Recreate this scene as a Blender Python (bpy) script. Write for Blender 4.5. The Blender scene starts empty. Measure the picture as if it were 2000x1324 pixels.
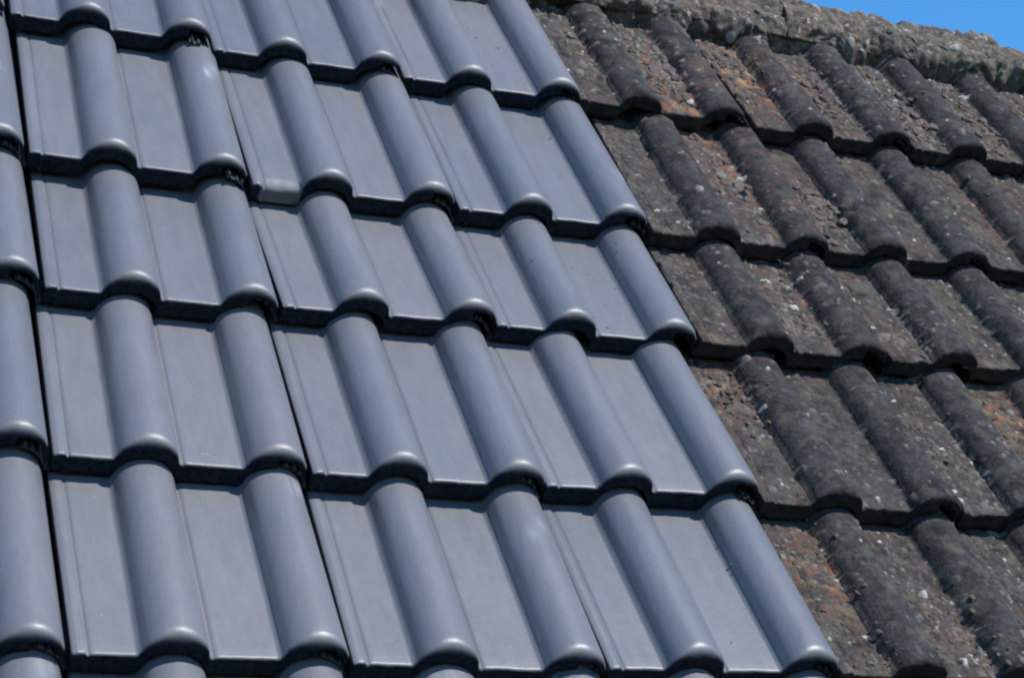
import bpy, math, random
import numpy as np
from mathutils import Matrix, Vector

# ------------------------------------------------------------------ camera, world, sun, exposure
S = bpy.context.scene
PITCH = math.radians(50.0)
cp, sp = math.cos(PITCH), math.sin(PITCH)
H0 = 6.0
# roof coordinates: u along the courses, v up the slope, w out of the roof  ->  world
ROOF = Matrix(((1, 0, 0, 0), (0, cp, -sp, 0), (0, sp, cp, H0), (0, 0, 0, 1)))

CAM_C = (-0.4541843825, -2.6005465968, 1.5996339849)
CAM_R = ((0.9267972248, -0.2252276026, 0.3005319137),
         (0.0859039150, -0.6518719929, -0.7534476905),
         (0.3656055546, 0.7241100965, -0.5848052211))
F_PX = 4053.05
cam = bpy.data.objects.new('camera', bpy.data.cameras.new('camera'))
S.collection.objects.link(cam)
r0, r1, r2 = [Vector(r) for r in CAM_R]
cm = Matrix.Identity(4)
for i in range(3):
    cm[i][0], cm[i][1], cm[i][2], cm[i][3] = r0[i], -r1[i], -r2[i], CAM_C[i]
cam.matrix_world = ROOF @ cm
cam.data.sensor_width = 36.0
cam.data.lens = F_PX / 2000.0 * 36.0
cam.data.clip_start = 0.05
cam.data.clip_end = 2000.0
S.camera = cam

SUN_ROOF = Vector((0.37, 0.28, 0.885)).normalized()
sun_dir = (ROOF.to_3x3() @ SUN_ROOF).normalized()
elev = math.asin(sun_dir.z)
azim = math.atan2(sun_dir.x, sun_dir.y)
W = bpy.data.worlds.new('World'); S.world = W
W.use_nodes = True
nt = W.node_tree
for n in list(nt.nodes): nt.nodes.remove(n)
sky = nt.nodes.new('ShaderNodeTexSky'); sky.sky_type = 'NISHITA'
sky.sun_disc = False; sky.sun_elevation = elev; sky.sun_rotation = azim
sky.air_density = 1.0; sky.dust_density = 0.0; sky.ozone_density = 5.0
bg = nt.nodes.new('ShaderNodeBackground'); bg.inputs['Strength'].default_value = 0.14
wo = nt.nodes.new('ShaderNodeOutputWorld')
hs = nt.nodes.new('ShaderNodeHueSaturation'); hs.inputs['Saturation'].default_value = 1.28
nt.links.new(sky.outputs[0], hs.inputs['Color']); nt.links.new(hs.outputs[0], bg.inputs[0]); nt.links.new(bg.outputs[0], wo.inputs[0])

sl = bpy.data.lights.new('sun', 'SUN'); sl.energy = 4.2; sl.angle = math.radians(1.2)
sl.color = (1.0, 0.95, 0.88)
sun = bpy.data.objects.new('sun', sl); S.collection.objects.link(sun)
sun.rotation_euler = sun_dir.to_track_quat('Z', 'Y').to_euler()
sun.location = (0, 0, 20)

S.render.engine = 'CYCLES'
S.view_settings.view_transform = 'Standard'; S.view_settings.look = 'None'
S.view_settings.exposure = 0.52; S.view_settings.gamma = 1.0
S.view_settings.use_curve_mapping = False
S.cycles.filter_width = 2.2

# ------------------------------------------------------------------ numpy noise
def _h(ix, iy, seed):
    n = (ix.astype(np.int64) * 374761393 + iy.astype(np.int64) * 668265263 + seed * 974711) & 0x7fffffff
    n = ((n ^ (n >> 13)) * 1274126177) & 0x7fffffff
    return ((n ^ (n >> 16)) & 0xffff) / 65535.0
def vnoise(x, y, seed=0):
    ix, iy = np.floor(x), np.floor(y); fx, fy = x - ix, y - iy
    fx = fx * fx * (3 - 2 * fx); fy = fy * fy * (3 - 2 * fy)
    a, b = _h(ix, iy, seed), _h(ix + 1, iy, seed); c, d = _h(ix, iy + 1, seed), _h(ix + 1, iy + 1, seed)
    return (a + (b - a) * fx + (c - a) * fy + (a - b - c + d) * fx * fy) * 2 - 1
def fbm(x, y, seed=0, o=4):
    s = 0.0; a = 1.0; t = 0.0
    for k in range(o):
        s = s + a * vnoise(x * 2 ** k, y * 2 ** k, seed + k * 17); t += a; a *= 0.55
    return s / t
def bumps(x, y, seed, prob, rmin=0.15, rmax=0.5):
    """domes scattered one per cell; prob is an array 0..1; returns height 0..1 and a random id"""
    ix, iy = np.floor(x), np.floor(y); best = np.zeros_like(x); rid = np.zeros_like(x)
    for dx in (-1, 0, 1):
        for dy in (-1, 0, 1):
            cx, cy = ix + dx, iy + dy
            px = cx + _h(cx, cy, seed); py = cy + _h(cx, cy, seed + 5)
            r = rmin + (rmax - rmin) * _h(cx, cy, seed + 9) ** 1.5
            on = _h(cx, cy, seed + 13) < prob
            st = 0.75 + 0.5 * _h(cx, cy, seed + 3)
            d2 = ((x - px) * st) ** 2 + ((y - py) / st) ** 2
            hgt = np.where(on, np.sqrt(np.clip(1 - d2 / r ** 2, 0, 1)) * (r / rmax), 0)
            m = hgt > best; rid = np.where(m, _h(cx, cy, seed + 21), rid); best = np.where(m, hgt, best)
    return best, rid

# ------------------------------------------------------------------ materials
def new_mat(name):
    m = bpy.data.materials.new(name); m.use_nodes = True
    t = m.node_tree
    for n in list(t.nodes): t.nodes.remove(n)
    out = t.nodes.new('ShaderNodeOutputMaterial'); b = t.nodes.new('ShaderNodeBsdfPrincipled')
    t.links.new(b.outputs[0], out.inputs[0])
    return m, t, b
def nd(t, typ, **kw):
    n = t.nodes.new(typ)
    for k, v in kw.items():
        if k.startswith('i_'): n.inputs[k[2:].replace('_', ' ')].default_value = v
        else: setattr(n, k, v)
    return n
def noise(t, vec, scale, detail=4, rough=0.55, lac=2.0):
    n = nd(t, 'ShaderNodeTexNoise'); n.inputs['Scale'].default_value = scale
    n.inputs['Detail'].default_value = detail; n.inputs['Roughness'].default_value = rough
    t.links.new(vec, n.inputs['Vector']); return n.outputs['Fac']
def ramp(t, fac, stops):
    r = nd(t, 'ShaderNodeValToRGB')
    while len(r.color_ramp.elements) > 1: r.color_ramp.elements.remove(r.color_ramp.elements[-1])
    r.color_ramp.elements[0].position = stops[0][0]
    c = stops[0][1]; r.color_ramp.elements[0].color = (*c, 1) if len(c) == 3 else c
    for p, c in stops[1:]:
        e = r.color_ramp.elements.new(p); e.color = (*c, 1)
    t.links.new(fac, r.inputs[0]); return r.outputs['Color']
def mix(t, fac, a, b, mode='MIX'):
    m = nd(t, 'ShaderNodeMix', data_type='RGBA', blend_type=mode)
    for sck, v in ((m.inputs[0], fac), (m.inputs[6], a), (m.inputs[7], b)):
        if isinstance(v, bpy.types.NodeSocket): t.links.new(v, sck)
        elif isinstance(v, tuple): sck.default_value = (*v, 1)
        else: sck.default_value = v
    return m.outputs[2]
def attr(t, name): return nd(t, 'ShaderNodeAttribute', attribute_name=name).outputs['Fac']
def math_(t, op, a, b=None, clamp=False):
    m = nd(t, 'ShaderNodeMath', operation=op, use_clamp=clamp)
    for s, v in ((m.inputs[0], a), (m.inputs[1], b)):
        if v is None: continue
        if isinstance(v, bpy.types.NodeSocket): t.links.new(v, s)
        else: s.default_value = v
    return m.outputs[0]
def bump(t, h, b, strength, dist):
    n = nd(t, 'ShaderNodeBump'); n.inputs['Strength'].default_value = strength
    n.inputs['Distance'].default_value = dist
    t.links.new(h, n.inputs['Height']); t.links.new(n.outputs[0], b.inputs['Normal']); return n
def g3(v): return (v, v, v)

# smooth blue-grey coated concrete of the new tiles; the nose is bare concrete with the front face's shade painted in
M_NEW, t, b = new_mat('coated_new_tile')
geo = nd(t, 'ShaderNodeNewGeometry').outputs['Position']
mp = nd(t, 'ShaderNodeMapping'); mp.vector_type = 'TEXTURE'; mp.inputs['Rotation'].default_value = (PITCH, 0, 0)
t.links.new(geo, mp.inputs['Vector'])
ms = nd(t, 'ShaderNodeMapping'); ms.inputs['Scale'].default_value = (1, .18, 1); t.links.new(mp.outputs[0], ms.inputs['Vector'])
big = noise(t, mp.outputs[0], 7, 3); streak = noise(t, ms.outputs[0], 90, 4); fine = noise(t, mp.outputs[0], 420, 3)
c = mix(t, big, (0.120, 0.129, 0.141), (0.134, 0.135, 0.149))
c = mix(t, 0.5, c, ramp(t, streak, [(0.3, (0.44, 0.44, 0.46)), (0.7, (0.56, 0.56, 0.57))]), 'OVERLAY')
oi = nd(t, 'ShaderNodeObjectInfo').outputs['Random']
c = mix(t, 1.0, c, ramp(t, oi, [(0.0, (0.88, 0.91, 0.93)), (1.0, (1.06, 1.04, 1.02))]), 'MULTIPLY')
# water marks down the slope, grit specks
wmk = ramp(t, noise(t, ms.outputs[0], 34, 5, 0.7), [(0.34, g3(0.92)), (0.5, g3(1.0)), (0.68, g3(1.05))])
c = mix(t, 1.0, c, wmk, 'MULTIPLY')
c = mix(t, ramp(t, noise(t, mp.outputs[0], 330, 2, 0.5), [(0.26, g3(0.7)), (0.30, g3(0))]), c, (0.05, 0.05, 0.06))
c = mix(t, ramp(t, noise(t, mp.outputs[0], 260, 3, 0.6), [(0.73, g3(0)), (0.77, g3(0.8))]), c, (0.42, 0.44, 0.47))
# pale scuffs and limey bloom
sc = ramp(t, noise(t, mp.outputs[0], 26, 6, 0.7), [(0.66, g3(0)), (0.74, g3(1))])
sc2 = mix(t, 1.0, sc, ramp(t, noise(t, mp.outputs[0], 5.0, 2), [(0.50, g3(0)), (0.62, g3(0.45))]), 'MULTIPLY')
c = mix(t, sc2, c, (0.40, 0.42, 0.45))
c = mix(t, attr(t, 'scuff'), c, (0.32, 0.34, 0.37))
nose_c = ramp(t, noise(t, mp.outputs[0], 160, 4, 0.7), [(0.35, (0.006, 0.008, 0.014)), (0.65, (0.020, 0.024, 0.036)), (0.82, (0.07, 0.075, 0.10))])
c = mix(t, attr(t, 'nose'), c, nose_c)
t.links.new(c, b.inputs['Base Color'])
rg = math_(t, 'ADD', math_(t, 'MULTIPLY', big, 0.08), 0.36)
rg = math_(t, 'ADD', rg, math_(t, 'MULTIPLY', attr(t, 'nose'), 0.9), True)
t.links.new(rg, b.inputs['Roughness']); t.links.new(math_(t, 'SUBTRACT', 0.74, math_(t, 'MULTIPLY', attr(t, 'nose'), 0.70)), b.inputs['Specular IOR Level'])
hh = math_(t, 'ADD', math_(t, 'MULTIPLY', fine, 0.35), math_(t, 'MULTIPLY', streak, 0.5))
hh = math_(t, 'ADD', hh, math_(t, 'MULTIPLY', noise(t, mp.outputs[0], 55, 3), 0.8))
bump(t, hh, b, 0.42, 0.0013)

# raw concrete of the interlocking ribs
M_RIB, t, b = new_mat('raw_concrete_rib')
geo = nd(t, 'ShaderNodeNewGeometry').outputs['Position']
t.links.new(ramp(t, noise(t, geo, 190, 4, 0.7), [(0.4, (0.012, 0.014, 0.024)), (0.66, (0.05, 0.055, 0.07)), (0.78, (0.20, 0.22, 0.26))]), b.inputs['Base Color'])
b.inputs['Roughness'].default_value = 0.7
bump(t, noise(t, geo, 300, 3), b, 0.6, 0.003)

def weathered(name, base_pan, base_roll, pale, mscale=34):
    m, t, b = new_mat(name)
    geo = nd(t, 'ShaderNodeNewGeometry').outputs['Position']
    n1 = noise(t, geo, 9, 4); n2 = noise(t, geo, 60, 5, 0.65); n3 = noise(t, geo, 240, 4, 0.7); n4 = noise(t, geo, 24, 5, 0.6)
    pan = mix(t, n1, base_pan, tuple(x * y for x, y in zip(base_pan, (0.75, 0.78, 0.85))))
    rol = mix(t, n1, base_roll, tuple(x * 0.8 for x in base_roll))
    c = mix(t, attr(t, 'pan'), rol, pan)
    c = mix(t, 0.55, c, ramp(t, n3, [(0.28, g3(0.22)), (0.5, g3(0.5)), (0.72, g3(0.78))]), 'OVERLAY')
    c = mix(t, 0.7, c, ramp(t, n2, [(0.3, g3(0.28)), (0.5, g3(0.5)), (0.7, g3(0.72))]), 'OVERLAY')
    # flecks of pale crustose lichen, mostly in the pans
    fl = ramp(t, noise(t, geo, 130, 4, 0.6), [(0.58, g3(0)), (0.65, g3(0.85))])
    fl = mix(t, 1.0, fl, ramp(t, n4, [(0.42, g3(0)), (0.60, g3(1))]), 'MULTIPLY')
    fl = mix(t, 1.0, fl, ramp(t, attr(t, 'pan'), [(0.1, g3(0.12)), (0.8, g3(1))]), 'MULTIPLY')
    c = mix(t, fl, c, pale)
    mot = ramp(t, noise(t, geo, mscale, 6, 0.74), [(0.36, g3(0.32)), (0.5, g3(1.0)), (0.66, g3(1.5))])
    c = mix(t, 1.0, c, mot, 'MULTIPLY')
    brn = ramp(t, noise(t, geo, 19, 4, 0.6), [(0.50, g3(0)), (0.64, g3(0.6))])
    brn = mix(t, 1.0, brn, ramp(t, attr(t, 'pan'), [(0.1, g3(0.15)), (0.8, g3(1))]), 'MULTIPLY')
    c = mix(t, brn, c, (0.062, 0.044, 0.034))
    dk = ramp(t, noise(t, geo, 85, 3, 0.6), [(0.31, g3(0.9)), (0.37, g3(0))])
    c = mix(t, dk, c, (0.022, 0.018, 0.018))
    # growths carried by the mesh: warm = rusty lichen, crust = clump tint
    crust = ramp(t, attr(t, 'tint'), [(0.0, (0.20, 0.18, 0.155)), (0.35, (0.10, 0.09, 0.08)), (0.6, (0.07, 0.062, 0.055)), (0.85, (0.26, 0.245, 0.23)), (1.0, (0.55, 0.54, 0.52))])
    c = mix(t, math_(t, 'MULTIPLY', attr(t, 'growth'), 0.8), c, crust)
    wn = ramp(t, noise(t, geo, 42, 5, 0.65), [(0.46, g3(0)), (0.6, g3(1))])
    wf = mix(t, 1.0, wn, ramp(t, attr(t, 'warm'), [(0.0, g3(0)), (0.6, g3(0.95))]), 'MULTIPLY')
    warm = ramp(t, noise(t, geo, 28, 3), [(0.35, (0.11, 0.040, 0.028)), (0.5, (0.20, 0.088, 0.048)), (0.65, (0.27, 0.19, 0.11))])
    c = mix(t, wf, c, warm)
    gn = ramp(t, noise(t, geo, 30, 4), [(0.55, g3(0)), (0.7, g3(0.5))])
    c = mix(t, gn, c, (0.085, 0.09, 0.06), 'MIX')
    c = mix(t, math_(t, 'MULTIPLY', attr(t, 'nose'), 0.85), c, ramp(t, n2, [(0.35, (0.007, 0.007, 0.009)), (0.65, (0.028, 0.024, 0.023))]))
    t.links.new(c, b.inputs['Base Color']); b.inputs['Roughness'].default_value = 0.92
    b.inputs['Specular IOR Level'].default_value = 0.25
    h = math_(t, 'ADD', math_(t, 'MULTIPLY', n3, 0.6), math_(t, 'MULTIPLY', n2, 1.2))
    bump(t, h, b, 0.65, 0.0030)
    return m
M_OLD = weathered('weathered_old_tile', (0.049, 0.044, 0.040), (0.034, 0.033, 0.035), (0.18, 0.165, 0.145))
M_RIDGE = weathered('lichen_covered_ridge', (0.095, 0.080, 0.062), (0.12, 0.11, 0.095), (0.36, 0.32, 0.26), 24)
M_MORT = weathered('crumbling_mortar', (0.105, 0.094, 0.076), (0.20, 0.19, 0.165), (0.46, 0.45, 0.42))

def simple(name, ca, cb, scale, rough=0.9):
    m, t, b = new_mat(name)
    geo = nd(t, 'ShaderNodeNewGeometry').outputs['Position']
    t.links.new(mix(t, noise(t, geo, scale, 5), ca, cb), b.inputs['Base Color']); b.inputs['Roughness'].default_value = rough
    return m
M_GRASS = simple('grass_ground', (0.03, 0.05, 0.015), (0.06, 0.075, 0.03), 0.6)
M_FELT = simple('roofing_felt', (0.010, 0.010, 0.011), (0.02, 0.02, 0.02), 8)
M_WALL = simple('house_wall', (0.16, 0.085, 0.06), (0.22, 0.12, 0.08), 12)
M_WOOD = simple('batten_wood', (0.05, 0.03, 0.02), (0.07, 0.045, 0.03), 20)
M_CRUST, t, b = new_mat('brown_crust')
geo = nd(t, 'ShaderNodeNewGeometry').outputs['Position']
t.links.new(mix(t, 0.6, ramp(t, noise(t, geo, 45, 4, 0.7), [(0.34, (0.018, 0.014, 0.013)), (0.46, (0.15, 0.065, 0.035)), (0.56, (0.09, 0.07, 0.05)), (0.68, (0.30, 0.26, 0.21))]), ramp(t, noise(t, geo, 260, 3, 0.6), [(0.35, g3(0.02)), (0.65, g3(0.15))])), b.inputs['Base Color'])
b.inputs['Roughness'].default_value = 0.95
bump(t, noise(t, geo, 400, 3), b, 0.8, 0.002)
M_MOSS = simple('moss', (0.035, 0.034, 0.022), (0.085, 0.075, 0.045), 90)

# ------------------------------------------------------------------ object helpers
COL = S.collection
def link_mesh(name, verts, faces, mat, parent=None, smooth=True, attrs=None):
    me = bpy.data.meshes.new(name); me.from_pydata([tuple(v) for v in verts], [], faces)
    if smooth: me.polygons.foreach_set('use_smooth', [True] * len(me.polygons))
    for k, a in (attrs or {}).items():
        at = me.attributes.new(k, 'FLOAT', 'POINT'); at.data.foreach_set('value', np.ascontiguousarray(a, dtype=np.float32))
    me.materials.append(mat); me.update()
    o = bpy.data.objects.new(name, me); COL.objects.link(o)
    if parent: o.parent = parent
    return o
def tag(o, label, cat, group=None):
    o['label'] = label; o['category'] = cat
    if group: o['group'] = group
    return o
def roof_empty(name, u, v, w, rot=0.0):
    o = bpy.data.objects.new(name, None); COL.objects.link(o)
    o.empty_display_size = 0.05
    o.matrix_world = ROOF @ Matrix.Translation((u, v, w)) @ Matrix.Rotation(rot, 4, 'Z')
    return o
def boxes_mesh(name, bxs, mat, parent=None):
    vs, fs = [], []
    for (x0, x1, y0, y1, z0, z1) in bxs:
        k = len(vs)
        vs += [(x0, y0, z0), (x1, y0, z0), (x1, y1, z0), (x0, y1, z0), (x0, y0, z1), (x1, y0, z1), (x1, y1, z1), (x0, y1, z1)]
        fs += [(k, k + 3, k + 2, k + 1), (k + 4, k + 5, k + 6, k + 7), (k, k + 1, k + 5, k + 4), (k + 1, k + 2, k + 6, k + 5), (k + 2, k + 3, k + 7, k + 6), (k + 3, k, k + 4, k + 7)]
    return link_mesh(name, vs, fs, mat, parent, smooth=False)

# ------------------------------------------------------------------ the large structure
g = boxes_mesh('ground', [(-400, 400, -400, 400, -0.5, 0.0)], M_GRASS); g['kind'] = 'structure'

V_RIDGE, W_RIDGE = 0.3675, -0.060        # centre of the ridge arc in roof coordinates
U0, U1 = -1.05, 2.90
apex = ROOF @ Vector((0, V_RIDGE + 0.02, -0.075))
# the house under the roof: felt-covered slopes and brick walls, so the roof stands on something
house = bpy.data.objects.new('house', None); COL.objects.link(house); house.location = (0.9, apex.y, 0)
tag(house, 'brick house under the half renewed tiled roof', 'house')
ez = apex.z; run = 2.2; drop = run * math.tan(PITCH)
def slope(name, sgn, mat):
    n = Vector((0, sgn * sp, cp)); n.normalize()
    y0 = 0.0; a = Vector((0, 0, ez)); bb = Vector((0, sgn * run, ez - drop))
    vs = []
    for x in (U0 - 0.9, U1 - 0.9 + 0.3):
        for p in (a, bb, bb - n * 0.03, a - n * 0.03): vs.append((x, p.y, p.z))
    fs = [(0, 1, 5, 4), (1, 2, 6, 5), (2, 3, 7, 6), (3, 0, 4, 7), (0, 3, 2, 1), (4, 5, 6, 7)]
    return link_mesh(name, vs, fs, mat, house, smooth=False)
slope('roof_felt', -1, M_FELT); slope('rear_roof_slope', 1, M_OLD)
boxes_mesh('wall', [(U0 - 0.6, U1 - 0.9, -run + 0.35, run - 0.35, 0.0, ez - drop + 0.35 * math.tan(PITCH) - 0.35)], M_WALL, house)

# ------------------------------------------------------------------ tiles
RW, RH, P = 0.0715, 0.0325, 0.15          # roll width, roll height, roll spacing
TN, TB = 0.0285, 0.012                    # nose and body thickness
DROP = 0.0345
def roll(x):
    y = np.clip(np.abs((x - RW / 2) / (RW / 2)), 0, 1)
    return RH * (1 - y ** 2.0) ** 0.48
def prof(u):
    w = np.zeros_like(u)
    for k in (0, P): w = w + roll(u - k)
    # small fillets at the foot of each roll
    for k in (0, P): w = w + 0.0008 * np.exp(-((u - k + 0.0) / 0.002) ** 2) * (u < k)
    w = w + 0.0012 * ((u > -0.066) & (u < -0.056))
    w = w - 0.0016 * np.exp(-((u + 0.0535) / 0.0016) ** 2)
    w = w - 0.0022 * np.exp(-((u - RW - 0.0045) / 0.0020) ** 2)
    return w
UL, UR = -0.0705, P + RW - 0.0012
BLOBS = [  # u, v, radius, clump density, rustiness
    (1.02, 0.10, .10, .8, 1.0), (1.20, 0.17, .09, .7, .9), (1.08, -0.13, .07, .3, .8), (1.10, -0.25, .05, .9, .9),
    (0.93, 0.20, .10, .7, .1), (1.40, 0.12, .10, .9, .1), (1.47, 0.05, .07, .9, .1), (1.60, 0.08, .08, .5, .25), (1.28, 0.02, .07, .5, .3),
    (1.55, -0.17, .07, .5, .5), (1.02, -0.42, .08, .6, .2), (1.10, -0.52, .05, .8, .3), (1.23, -0.52, .06, .7, .1),
    (0.86, -0.66, .06, .6, .4), (1.30, -0.66, .05, .6, .6), (1.15, -0.78, .07, .8, 0), (1.28, -0.80, .06, .9, 0),
    (0.87, -1.00, .06, .6, .45), (1.02, -1.10, .07, .8, .1), (1.08, -1.20, .06, .9, .1), (0.88, -1.18, .05, .5, .2),
    (1.40, -0.38, .05, .3, 0), (1.75, 0.18, .06, .7, .2), (1.70, -0.1, .06, .5, .2)]
def fields(u, v):
    """density of clumps and rustiness over the old roof"""
    d = 0.16 + 0.16 * fbm(u * 7, v * 7, 3, 2); wm = np.zeros_like(u)
    for (a, b_, r, k, q) in BLOBS:
        e = np.exp(-(((u - a) / r) ** 2 + ((v - b_) / (r * 1.3)) ** 2))
        d = np.maximum(d, k * e); wm = np.maximum(wm, q * e)
    d = d + np.clip((v - 0.16) / 0.12, 0, 1) * 0.45
    return np.clip(d, 0, 1), wm

def make_tile(name, off, rate, old, detail, right_odd=True, chip=None, scuffs=()):
    """one double-roll interlocking tile; local x across, y up the slope from the nose, z out"""
    du = 0.0026 if (old and detail) else 0.0034
    us = np.arange(UL, UR + 1e-6, du); us[-1] = UR
    us = np.unique(np.concatenate([us, [-0.0665 + .0015, -0.056, -0.0555, -0.0535, -0.0518, RW + .0025, RW + .0045, RW + .0065, P + RW / 2 - .0004, P + RW / 2 + .0004]]))
    base = prof(us) * (0.87 if old else 1.0); crown = np.clip(base / RH, 0, 1)
    n = len(us)
    rad = 0.0042 + 0.0115 * crown ** 2.0
    if old: rad = rad * 0.75
    tn = np.full(n, TN)
    tn = np.where(us > P + RW / 2, TB + 0.002, tn)
    if old:
        tn = tn * (1 + 0.12 * vnoise((us + off[0]) * 60, us * 0 + off[1] * 10, 7))
    ys, zs, nose, toprow = [], [], [], []
    L = 0.405
    ds = 0.0032 if (old and detail) else 0.02
    for s in np.arange(L, 0.0250, -ds):
        ys.append(np.full(n, s)); zs.append(-rate * s + 0 * us); nose.append(0); toprow.append(1)
    for s in (0.0235, 0.0225, 0.0215):
        ys.append(np.full(n, s)); zs.append(-rate * s + 0 * us); nose.append(0); toprow.append(1)
    NA = 7
    for k in range(NA + 1):
        a = k / NA * math.pi / 2
        ys.append(rad * (1 - math.sin(a))); zs.append(-rad * (1 - math.cos(a)) - rate * rad * (1 - math.sin(a)))
        nose.append([0, 0.04, 0.10, 0.2, 0.45, .78, .95, 1][k]); toprow.append(0.6)  # colour darkens part-way round the arc, painting in the bullnose's shading
    for q in (0.25, 0.5, 0.75, 1.0):
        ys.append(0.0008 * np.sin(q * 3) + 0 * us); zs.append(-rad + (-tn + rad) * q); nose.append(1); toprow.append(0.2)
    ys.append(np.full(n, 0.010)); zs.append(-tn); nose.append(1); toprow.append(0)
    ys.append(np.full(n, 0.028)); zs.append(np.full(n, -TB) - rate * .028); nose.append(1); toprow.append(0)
    ys.append(np.full(n, L)); zs.append(np.full(n, -TB) - rate * L); nose.append(1); toprow.append(0)
    Y = np.array(ys); Zr = np.array(zs); R_ = len(Y)
    X = np.tile(us, (R_, 1)); B = np.tile(base, (R_, 1)); Z = Zr + B
    NOSE = np.tile(np.array(nose, float)[:, None], (1, n)); TOP = np.tile(np.array(toprow, float)[:, None], (1, n))
    # a hint of hand of the mould: nose line and surface wander by fractions of a millimetre
    GU, GV = X + off[0], Y + off[1]
    seed = 31
    PAN = 1 - np.clip(B / (RH * 0.55), 0, 1)
    attrs = {}
    if old:
        dens, wm = fields(GU, GV)
        dens = dens * (0.25 + 0.75 * PAN)
        f = fbm(GU * 55, GV * 55, 5, 4)
        h1, id1 = bumps(GU * 130, GV * 130, 41, dens * 0.95, .18, .62)
        h2, id2 = bumps(GU * 55 + .5 * f, GV * 55, 77, dens * 0.45, .15, .50)
        h3, id3 = bumps(GU * 34 + .5 * f, GV * 34, 99, 0.06 + dens * 0.5, .08, .30)
        hh = 0.0040 * h1 + 0.0072 * h2
        Z = Z + TOP * (0.0011 * f * (0.5 + PAN) + hh - 0.0065 * h3)
        Y = Y + (NOSE + 0.4 * (TOP == .6)) * 0.0018 * fbm(GU * 90, Z * 90, 8, 3)
        GR = np.clip(np.maximum(h1 * 2.0, h2 * 2.5), 0, 1) * (TOP > 0.1)
        TI = np.where(h2 * 1.2 > h1, id2, id1)
        HOLE = np.clip(h3 * 4, 0, 1)
        TI = np.where(HOLE > 0.3, 0.6, TI); GR = np.maximum(GR, HOLE * 0.9 * (TOP > .1))
        attrs = dict(growth=GR.ravel(), tint=TI.ravel(), warm=(wm * (0.15 + 0.85 * PAN)).ravel(), pan=PAN.ravel())
    else:
        Z = Z + TOP * 0.0005 * fbm(GU * 16, GV * 9, 11, 3)
        Y = Y + (TOP < 0.9) * 0.0008 * fbm(GU * 45, GV * 0, 13, 3)
        # little coating drips and raw nibs on the cut face
        Y = Y - (NOSE > .9) * 0.0012 * np.clip(fbm(GU * 130, Z * 130 + GV * 40, 19, 3), -1, 1)
        SC = np.zeros_like(X)
        for (a, b_, r) in scuffs:
            e = np.exp(-(((X - a) / (r * .6)) ** 2 + ((Y - b_) / (r * .8)) ** 2)) * (TOP > .5)
            SC = np.maximum(SC, np.clip(e * 1.3 * (0.4 + 0.9 * fbm(GU * 150, GV * 150, 23, 3)), 0, 1))
        if chip is not None:
            a, wd = chip
            e = np.clip(1 - ((X - a) / wd) ** 4, 0, 1) * np.clip(1 - Y / 0.016, 0, 1) * (TOP > .1)
            rg = 0.75 + 0.25 * fbm(GU * 120, GV * 120, 29, 3)
            Z = Z - 0.008 * e * rg; Z = np.maximum(Z, B - tn[None, :] + 0.001 - rate * Y)
            NOSE = np.where(e > 0.35, 0.55 * rg, NOSE); SC = np.maximum(SC, 0.08 * (e > .2))
        attrs = dict(scuff=SC.ravel(), pan=PAN.ravel())
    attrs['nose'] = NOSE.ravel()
    V = np.stack([X, Y, Z], -1).reshape(-1, 3)
    idx = np.arange(R_ * n).reshape(R_, n)
    nxt = np.roll(idx, -1, axis=0)
    quads = np.stack([idx[:, :-1], nxt[:, :-1], nxt[:, 1:], idx[:, 1:]], -1).reshape(-1, 4).tolist()
    # close both long sides
    quads.append(idx[:, 0].tolist()[::-1]); quads.append(idx[:, -1].tolist())
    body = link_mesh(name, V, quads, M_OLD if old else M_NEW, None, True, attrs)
    body.data.polygons[-1].use_smooth = False; body.data.polygons[-2].use_smooth = False
    return body

def make_lock(rate, old, off):
    """the ribbed water channel along the tile's left side that the neighbour's roll covers"""
    us = np.arange(-0.1085, UL + .0005, 0.0009)
    pv = roll(us + P)                                   # the arch of the covering roll
    rib = np.zeros_like(us); jr = random.Random(int(off[0] * 1000) + int(off[1] * 777))
    for c in (-0.104, -0.094, -0.084, -0.074):
        rib = np.maximum(rib, jr.uniform(.35, 1.0) * np.clip(1 - ((us - c - jr.uniform(-.0015, .0015)) / jr.uniform(.0022, .0042)) ** 2, 0, 1))
    top = pv - 0.0245 + 0.0075 * rib
    bot = pv - TN + 0.001
    sec = []
    for s in (0.405, 0.02, 0.006, 0.001):
        dz = 0.0 if s > .003 else -0.0015
        sec.append((s, top + dz - rate * s))
    sec2 = [(0.002, bot), (0.405, bot - rate * .405 + 0.004)]
    rows = [np.stack([us, np.full_like(us, s) + 0.0016 * fbm(us * 300, us * 0 + off[1] * 9 + s, 3, 2) * (s < .01), z], -1) for s, z in sec + sec2]
    V = np.concatenate(rows); n = len(us); R_ = len(rows)
    idx = np.arange(R_ * n).reshape(R_, n); nxt = np.roll(idx, -1, axis=0)
    q = np.stack([idx[:, :-1], nxt[:, :-1], nxt[:, 1:], idx[:, 1:]], -1).reshape(-1, 4).tolist()
    q.append(idx[:, 0].tolist()[::-1]); q.append(idx[:, -1].tolist())
    z = np.zeros(len(V))
    return link_mesh('interlocking_edge', V, q, M_OLD if old else M_RIB, None, False, dict(nose=z + 0.7, pan=z, growth=z, warm=z, tint=z) if old else None)

VL = [0.0, -0.33856, -0.59800, -0.89663, -1.18756, -1.4880]
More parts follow.
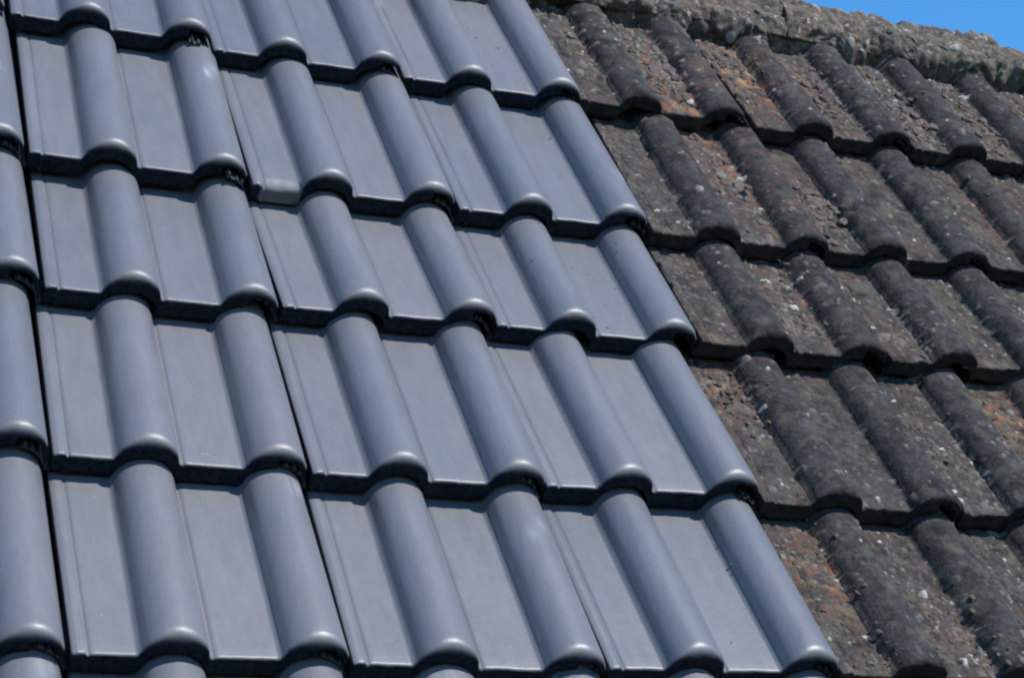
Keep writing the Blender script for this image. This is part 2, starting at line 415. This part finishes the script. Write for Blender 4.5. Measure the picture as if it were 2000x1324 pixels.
# how each tile of the real roof sits off the regular grid (mm: u, v at its two rolls)
OFFS = {0: [(-4, 16), (-2, 3), (-8, -7), (-9, -7), (-11, -9), (-13, -10), (-17, -7), (-21, -9), (-12, -14), (3, -12), (-3, -13)],
        1: [(5, 14), (4, 9), (5, 0), (4, 1), (4, -1), (7, 2), (15, 1), (4, -3), (3, 0), (3, 9)],
        2: [(8, -2), (8, -7), (7, 0), (9, 4), (4, 7), (2, 4), (7, 12), (10, 8), (9, 6), (18, 15)],
        3: [(0, 1), (-3, -3), (-1, -3), (-2, -4), (-5, -3), (-5, 4), (-1, -3), (-8, -2), (-3, 0)],
        4: [(-1, -2), (-3, -2), (-3, -1), (-4, -5), (-2, 1), (-2, 4)], 5: [(0, 0)]}
COURSE = ['top course', 'second course', 'third course', 'fourth course', 'fifth course', 'bottom course']
NEWCOL = {4: 'bordering the old mossy tiles', 2: 'one tile in from the old tiles', 0: 'two tiles in from the old tiles',
          -2: 'at the left edge of view', -4: 'beyond the left edge of view'}
OLDCOL = {6: 'bordering the new blue-grey tiles', 8: 'one tile right of the new-tile border', 10: 'two tiles right of the new-tile border',
          12: 'three tiles right of the new tiles', 14: 'four tiles right of the new tiles'}
rng = random.Random(4)
CHIP = {(1, 2): (-0.030, 0.032)}
SCUFF = {(1, 0): [(0.205, 0.265, .018), (0.19, 0.24, .012)], (0, 4): [(-0.05, 0.27, .012)], (4, 2): [(0.185, 0.205, .014), (0.20, 0.22, .010)],
         (4, 0): [(0.205, 0.262, .014)], (2, 0): [(0.195, 0.285, .010)], (5, 2): [(0.02, 0.27, .03)], (3, 4): [(0.215, 0.23, .012)],
         (0, 2): [(-0.05, 0.22, .012)], (1, 4): [(.21, .10, .018)], (5, -2): [(.2, .28, .016)]}
EXTRA = {(1, 2): 'with a chipped front edge', (4, 2): 'with a small pale scuff on its right roll', (1, 0): 'with pale scuffs high on its right roll'}
for r in range(6):
    gap = (VL[r - 1] - VL[r]) if r > 0 else 0.30
    rate = DROP / gap
    for k in range(-4, 16, 2):
        old = k >= 6
        # leave out old tiles far outside the frame lower down
        if k == 14 and r > 2: pass
        o = OFFS[r]
        def get(i): return o[min(max(i, 0), len(o) - 1)]
        a, b_ = get(k), get(k + 1)
        if k < 0: a = b_ = get(0)
        ou = (a[0] + b_[0]) / 2000.0; ov = (a[1] + b_[1]) / 2000.0
        sk = math.atan2((b_[1] - a[1]) / 1000.0, P) * 0.5
        sk = max(-0.02, min(0.02, sk))
        detail = not old or (k <= 12)
        u, v = k * P + ou, VL[r] + ov
        kind = 'old weathered tile' if old else 'new blue-grey tile'
        lab = f"{kind} in the {COURSE[r]}, {(OLDCOL if old else NEWCOL)[k]}"
        root = roof_empty('concrete_tile', u, v, rng.uniform(-0.0010, 0.0014), sk)
        root.matrix_world = root.matrix_world @ Matrix.Rotation(rng.uniform(-.004, .004), 4, 'X') @ Matrix.Rotation(rng.uniform(-.006, .006), 4, 'Y')
        tag(root, lab, 'tile', 'weathered mossy roof tiles' if old else 'new blue-grey roof tiles')
        tb = make_tile('tile_body', (u, v), rate, old, detail, chip=CHIP.get((r, k)), scuffs=SCUFF.get((r, k), ()))
        tb.parent = root
        if (r, k) in EXTRA: tb['label'] = 'tile body ' + EXTRA[(r, k)]
        lk = make_lock(rate, old, (u, v)); lk.parent = root

# timber battens the tiles hang on
for r in range(6):
    v0 = VL[r] + 0.375
    bm_ = boxes_mesh('tile_batten', [(U0, U1, -0.018, 0.018, -0.022, 0.0)], M_WOOD)
    bm_.matrix_world = ROOF @ Matrix.Translation((0, v0, -0.068))
    tag(bm_, f"timber batten hidden under the {COURSE[r]} of roof tiles", 'batten', 'battens under the tiles')

# ------------------------------------------------------------------ ridge
def rough_strip(name, u0, u1, section, mat, du, amp, clump, seed, nseg, origin, warm=0.08, tag_pan=1.0, endcap=True):
    """sweep a section (function t in 0..1, u -> v, w, normal) along the ridge with lumps"""
    us = np.arange(u0, u1 + du / 2, du); ts = np.linspace(0, 1, nseg)
    T, U = np.meshgrid(ts, us)
    Vv, Ww, Nv, Nw = section(T, U)
    arc = T * nseg * du
    f = fbm(U * 38, arc * 38, seed, 4); f2 = fbm(U * 9, arc * 9, seed + 3, 2)
    dens = np.clip(clump + 0.35 * f2, 0, 1)
    h1, i1 = bumps(U * 95, arc * 95, seed + 7, dens, .2, .6); h2, i2 = bumps(U * 48, arc * 48, seed + 9, dens * .7, .15, .5)
    h4, i4 = bumps(U * 26 + f, arc * 26 + f2, seed + 41, dens * .5, .1, .45); h3, _ = bumps(U * 40 + f, arc * 40 + f2, seed + 11, 0.22 + 0 * U, .08, .40)
    Vv = Vv - 0.004 * f2; d = amp * f + amp * 1.3 * fbm(U * 16, arc * 16, seed + 31, 3) + amp * 1.1 * h4 + amp * .45 * h1 + amp * .7 * h2 - amp * 1.6 * h3
    Vv = Vv + Nv * d; Ww = Ww + Nw * d
    GR = np.clip(np.maximum(h1 * 1.6, h2 * 2), 0, 1) * .8; TI = np.where(h2 > h1, i2, i1)
    hole = np.clip(h3 * 3, 0, 1); TI = np.where(hole > .4, .55, TI); GR = np.maximum(GR, hole * .9)
    WM = np.clip(warm + 0.5 * (vnoise(U * 11, arc * 11, seed + 15) - .35), 0, 1)
    P3 = np.stack([U - origin[0], Vv - origin[1], Ww - origin[2]], -1).reshape(-1, 3)
    R_, n = U.shape; idx = np.arange(R_ * n).reshape(R_, n)
    q = np.stack([idx[:-1, :-1], idx[1:, :-1], idx[1:, 1:], idx[:-1, 1:]], -1).reshape(-1, 4).tolist()
    if endcap:
        q.append(idx[0, :].tolist()); q.append(idx[-1, :].tolist()[::-1]); 
        # underside
        q.append(idx[:, 0].tolist()[::-1] + idx[:, -1].tolist())
    z = np.zeros(R_ * n)
    o = link_mesh(name, P3, q, mat, None, True, dict(growth=GR.ravel(), tint=TI.ravel(), warm=WM.ravel(), pan=z + tag_pan, nose=z))
    for p in o.data.polygons[-3:]: p.use_smooth = False
    return o
UPA = math.atan2(cp, sp)      # direction of world up in the (v, w) plane
def ridge_section(R, dv=0.0, dw=0.0, half=math.radians(100)):
    def f(T, U):
        a = UPA + half - T * 2 * half + 0 * U
        sag = 0.003 * np.sin(U * 7)
        return V_RIDGE - 0.03 * (U - 1.4) + dv + R * np.cos(a), W_RIDGE + dw + sag + R * np.sin(a), np.cos(a), np.sin(a)
    return f
joints = [(-1.00, -0.56), (-0.55, -0.11), (-0.10, 0.34), (0.35, 0.84), (0.85, 1.299), (1.301, 1.755), (1.762, 2.28), (2.29, 2.74)]
RLAB = {3: 'old ridge tile above the last new tiles, just past the top edge', 4: 'pale sandy lichen-covered ridge tile with its top just left of the blue sky',
        5: 'lichen-crusted ridge tile against the blue sky, before the step down', 6: 'ridge tile set lower, at the right edge against blue sky'}
for i, (a, b_) in enumerate(joints):
    vis = 3 <= i <= 6
    R_ = 0.080 if i < 6 else 0.063
    du = 0.0035 if vis else 0.012
    org = (a, V_RIDGE, W_RIDGE)
    ob = rough_strip('ridge_tile', a, b_, ridge_section(R_ + 0.0015 * (i % 2)), M_RIDGE, du, 0.0065, 0.85, 100 + i, int(2 * 1.75 * R_ / du), org)
    ob.matrix_world = ROOF @ Matrix.Translation(org)
    tag(ob, RLAB.get(i, ['leftmost ridge tile, far along the ridge', 'second ridge tile from the left end of the ridge', 'third ridge tile from the left end of the ridge'][i] if i < 3 else 'ridge tile past the right edge of the photographed ridge'),
        'ridge tile', 'ridge tiles')

def tile_top(u):
    k = np.mod(u + 0.005, P); return roll(k) * 0.87
def mortar_section(T, U):
    # from inside the ridge tile's lower lip down over the lip and on to the tiles
    wob = 0.016 * fbm(U * 26, U * 0, 55, 4) + 0.012 * np.clip(vnoise(U * 6, U * 0 + 4, 57), -1, 1)
    s = tile_top(U)
    v_out = V_RIDGE - 0.070 + wob - 0.03 * (U - 1.4) + 0.018 * np.clip((1.25 - U) / 0.3, 0, 1)
    w_low = s - DROP * (v_out / 0.30) - 0.004
    w_hi = 0.010 + 0.3 * s + 0.004 * fbm(U * 30, U * 0 + 9, 58, 2)
    w_hi = np.maximum(w_hi, w_low + 0.008)
    a = T * math.pi / 2 * 1.35 - 0.35
    vv = v_out + 0.035 * (1 - np.cos(np.clip(a, -1, math.pi / 2))); ww = w_low + (w_hi - w_low) * np.sin(np.clip(a, 0, math.pi / 2)) - 0.012 * np.clip(-a, 0, 1)
    nv = -np.cos(np.clip(a, 0, 1.57)); nw = np.sin(np.clip(a, 0, 1.57))
    return vv, ww, nv, nw
org = (0.70, V_RIDGE - .1, 0)
mo = rough_strip('ridge_mortar', 0.70, 2.1, mortar_section, M_MORT, 0.003, 0.0062, 0.8, 300, 26, org, warm=0.15, endcap=False)
mo.matrix_world = ROOF @ Matrix.Translation(org)
tag(mo, 'crumbling pale mortar bedding the ridge tiles on the old roof tiles', 'mortar')

# ------------------------------------------------------------------ moss and crumbs lying on the old tiles
def debris(name, label, spots, n, rmin, rmax, mat, seed, umin=0.85, umax=9, w0=0.0):
    rg = random.Random(seed); vs, fs = [], []
    ico = [(0, 0, 1)] + [(math.cos(a) * .9, math.sin(a) * .9, .45) for a in [i * 2 * math.pi / 6 for i in range(6)]] + [(math.cos(a + .5) * 1.0, math.sin(a + .5) * 1.0, -.3) for a in [i * 2 * math.pi / 6 for i in range(6)]]
    for _ in range(n):
        a, b_, rr = rg.choice(spots)
        u = rg.gauss(a, rr * .6); v = rg.gauss(b_, rr * .8)
        if u < umin or u > umax or v > 0.26: continue
        r = 0
        while r < 5 and v < VL[r]: r += 1
        gp = (VL[r - 1] - VL[r]) if r else .30
        w = float(tile_top(np.array([u]))[0]) - DROP / gp * (v - VL[r])
        if v - VL[r] < 0.012: continue
        if umin > .8 and rg.random() < (1.6 if rmax > .008 else 0.85) * float(tile_top(np.array([u]))[0]) / RH * 1.3: continue
        s = rmin + (rmax - rmin) * rg.random() ** 2.5; th = rg.random() * 6.28; k = len(vs)
        sx, sy, sz = s * rg.uniform(.7, 1.6), s * rg.uniform(.5, 1.1), s * rg.uniform(.3, .75)
        for (x, y, z) in ico:
            j = rg.uniform(.75, 1.25); x, y, z = x * sx * j, y * sy * j, z * sz * j
            vs.append((u + x * math.cos(th) - y * math.sin(th), v + x * math.sin(th) + y * math.cos(th), w + z + s * .15))
        for i in range(6):
            fs.append((k, k + 1 + i, k + 1 + (i + 1) % 6)); fs.append((k + 1 + i, k + 7 + i, k + 1 + (i + 1) % 6)); fs.append((k + 1 + (i + 1) % 6, k + 7 + i, k + 7 + (i + 1) % 6))
    z = np.zeros(len(vs))
    o = link_mesh(name, vs, fs, mat, None, False, dict(growth=z + .6, tint=np.random.RandomState(seed).rand(len(vs)), warm=z + .25, pan=z + 1, nose=z))
    o.matrix_world = ROOF; o['kind'] = 'stuff'; o['label'] = label; o['category'] = 'moss' if 'moss' in name else 'debris'
    return o
allspots = [(a, b_, r) for (a, b_, r, k, q) in BLOBS if k >= .5]
debris('moss_clumps', 'dark moss clumps dotted over the old roof tiles', allspots, 2000, .0012, .0055, M_MOSS, 3)
crud = [(0.95, .17, .09), (1.03, .12, .06), (1.10, .20, .10), (1.26, .20, .08), (1.38, .13, .08), (1.45, .08, .06), (1.50, .22, .10), (1.64, .2, .1), (1.12, -.24, .05), (1.0, -.5, .05), (1.18, -.2, .03)]
debris('moss_crust', 'thick brown moss and lichen crust in the channels near the ridge', crud + [(1.10, -.25, .05), (1.05, -.16, .04), (1.02, .08, .06)], 1500, .002, .0105, M_CRUST, 21)
debris('mortar_crumbs', 'pale crumbs of mortar and lichen on the old roof tiles', allspots + [(1.0, .22, .1), (1.2, .24, .1), (1.5, .24, .12)], 600, .0012, .0045, M_MORT, 8)
debris('loose_grit', 'fine dark grit scattered on the new blue-grey tiles along the old tiles', [(0.78, v_, .10) for v_ in (.1, -.1, -.3, -.5, -.7, -.9, -1.1)], 500, .0005, .0019, M_MOSS, 12, 0.3, 0.835)
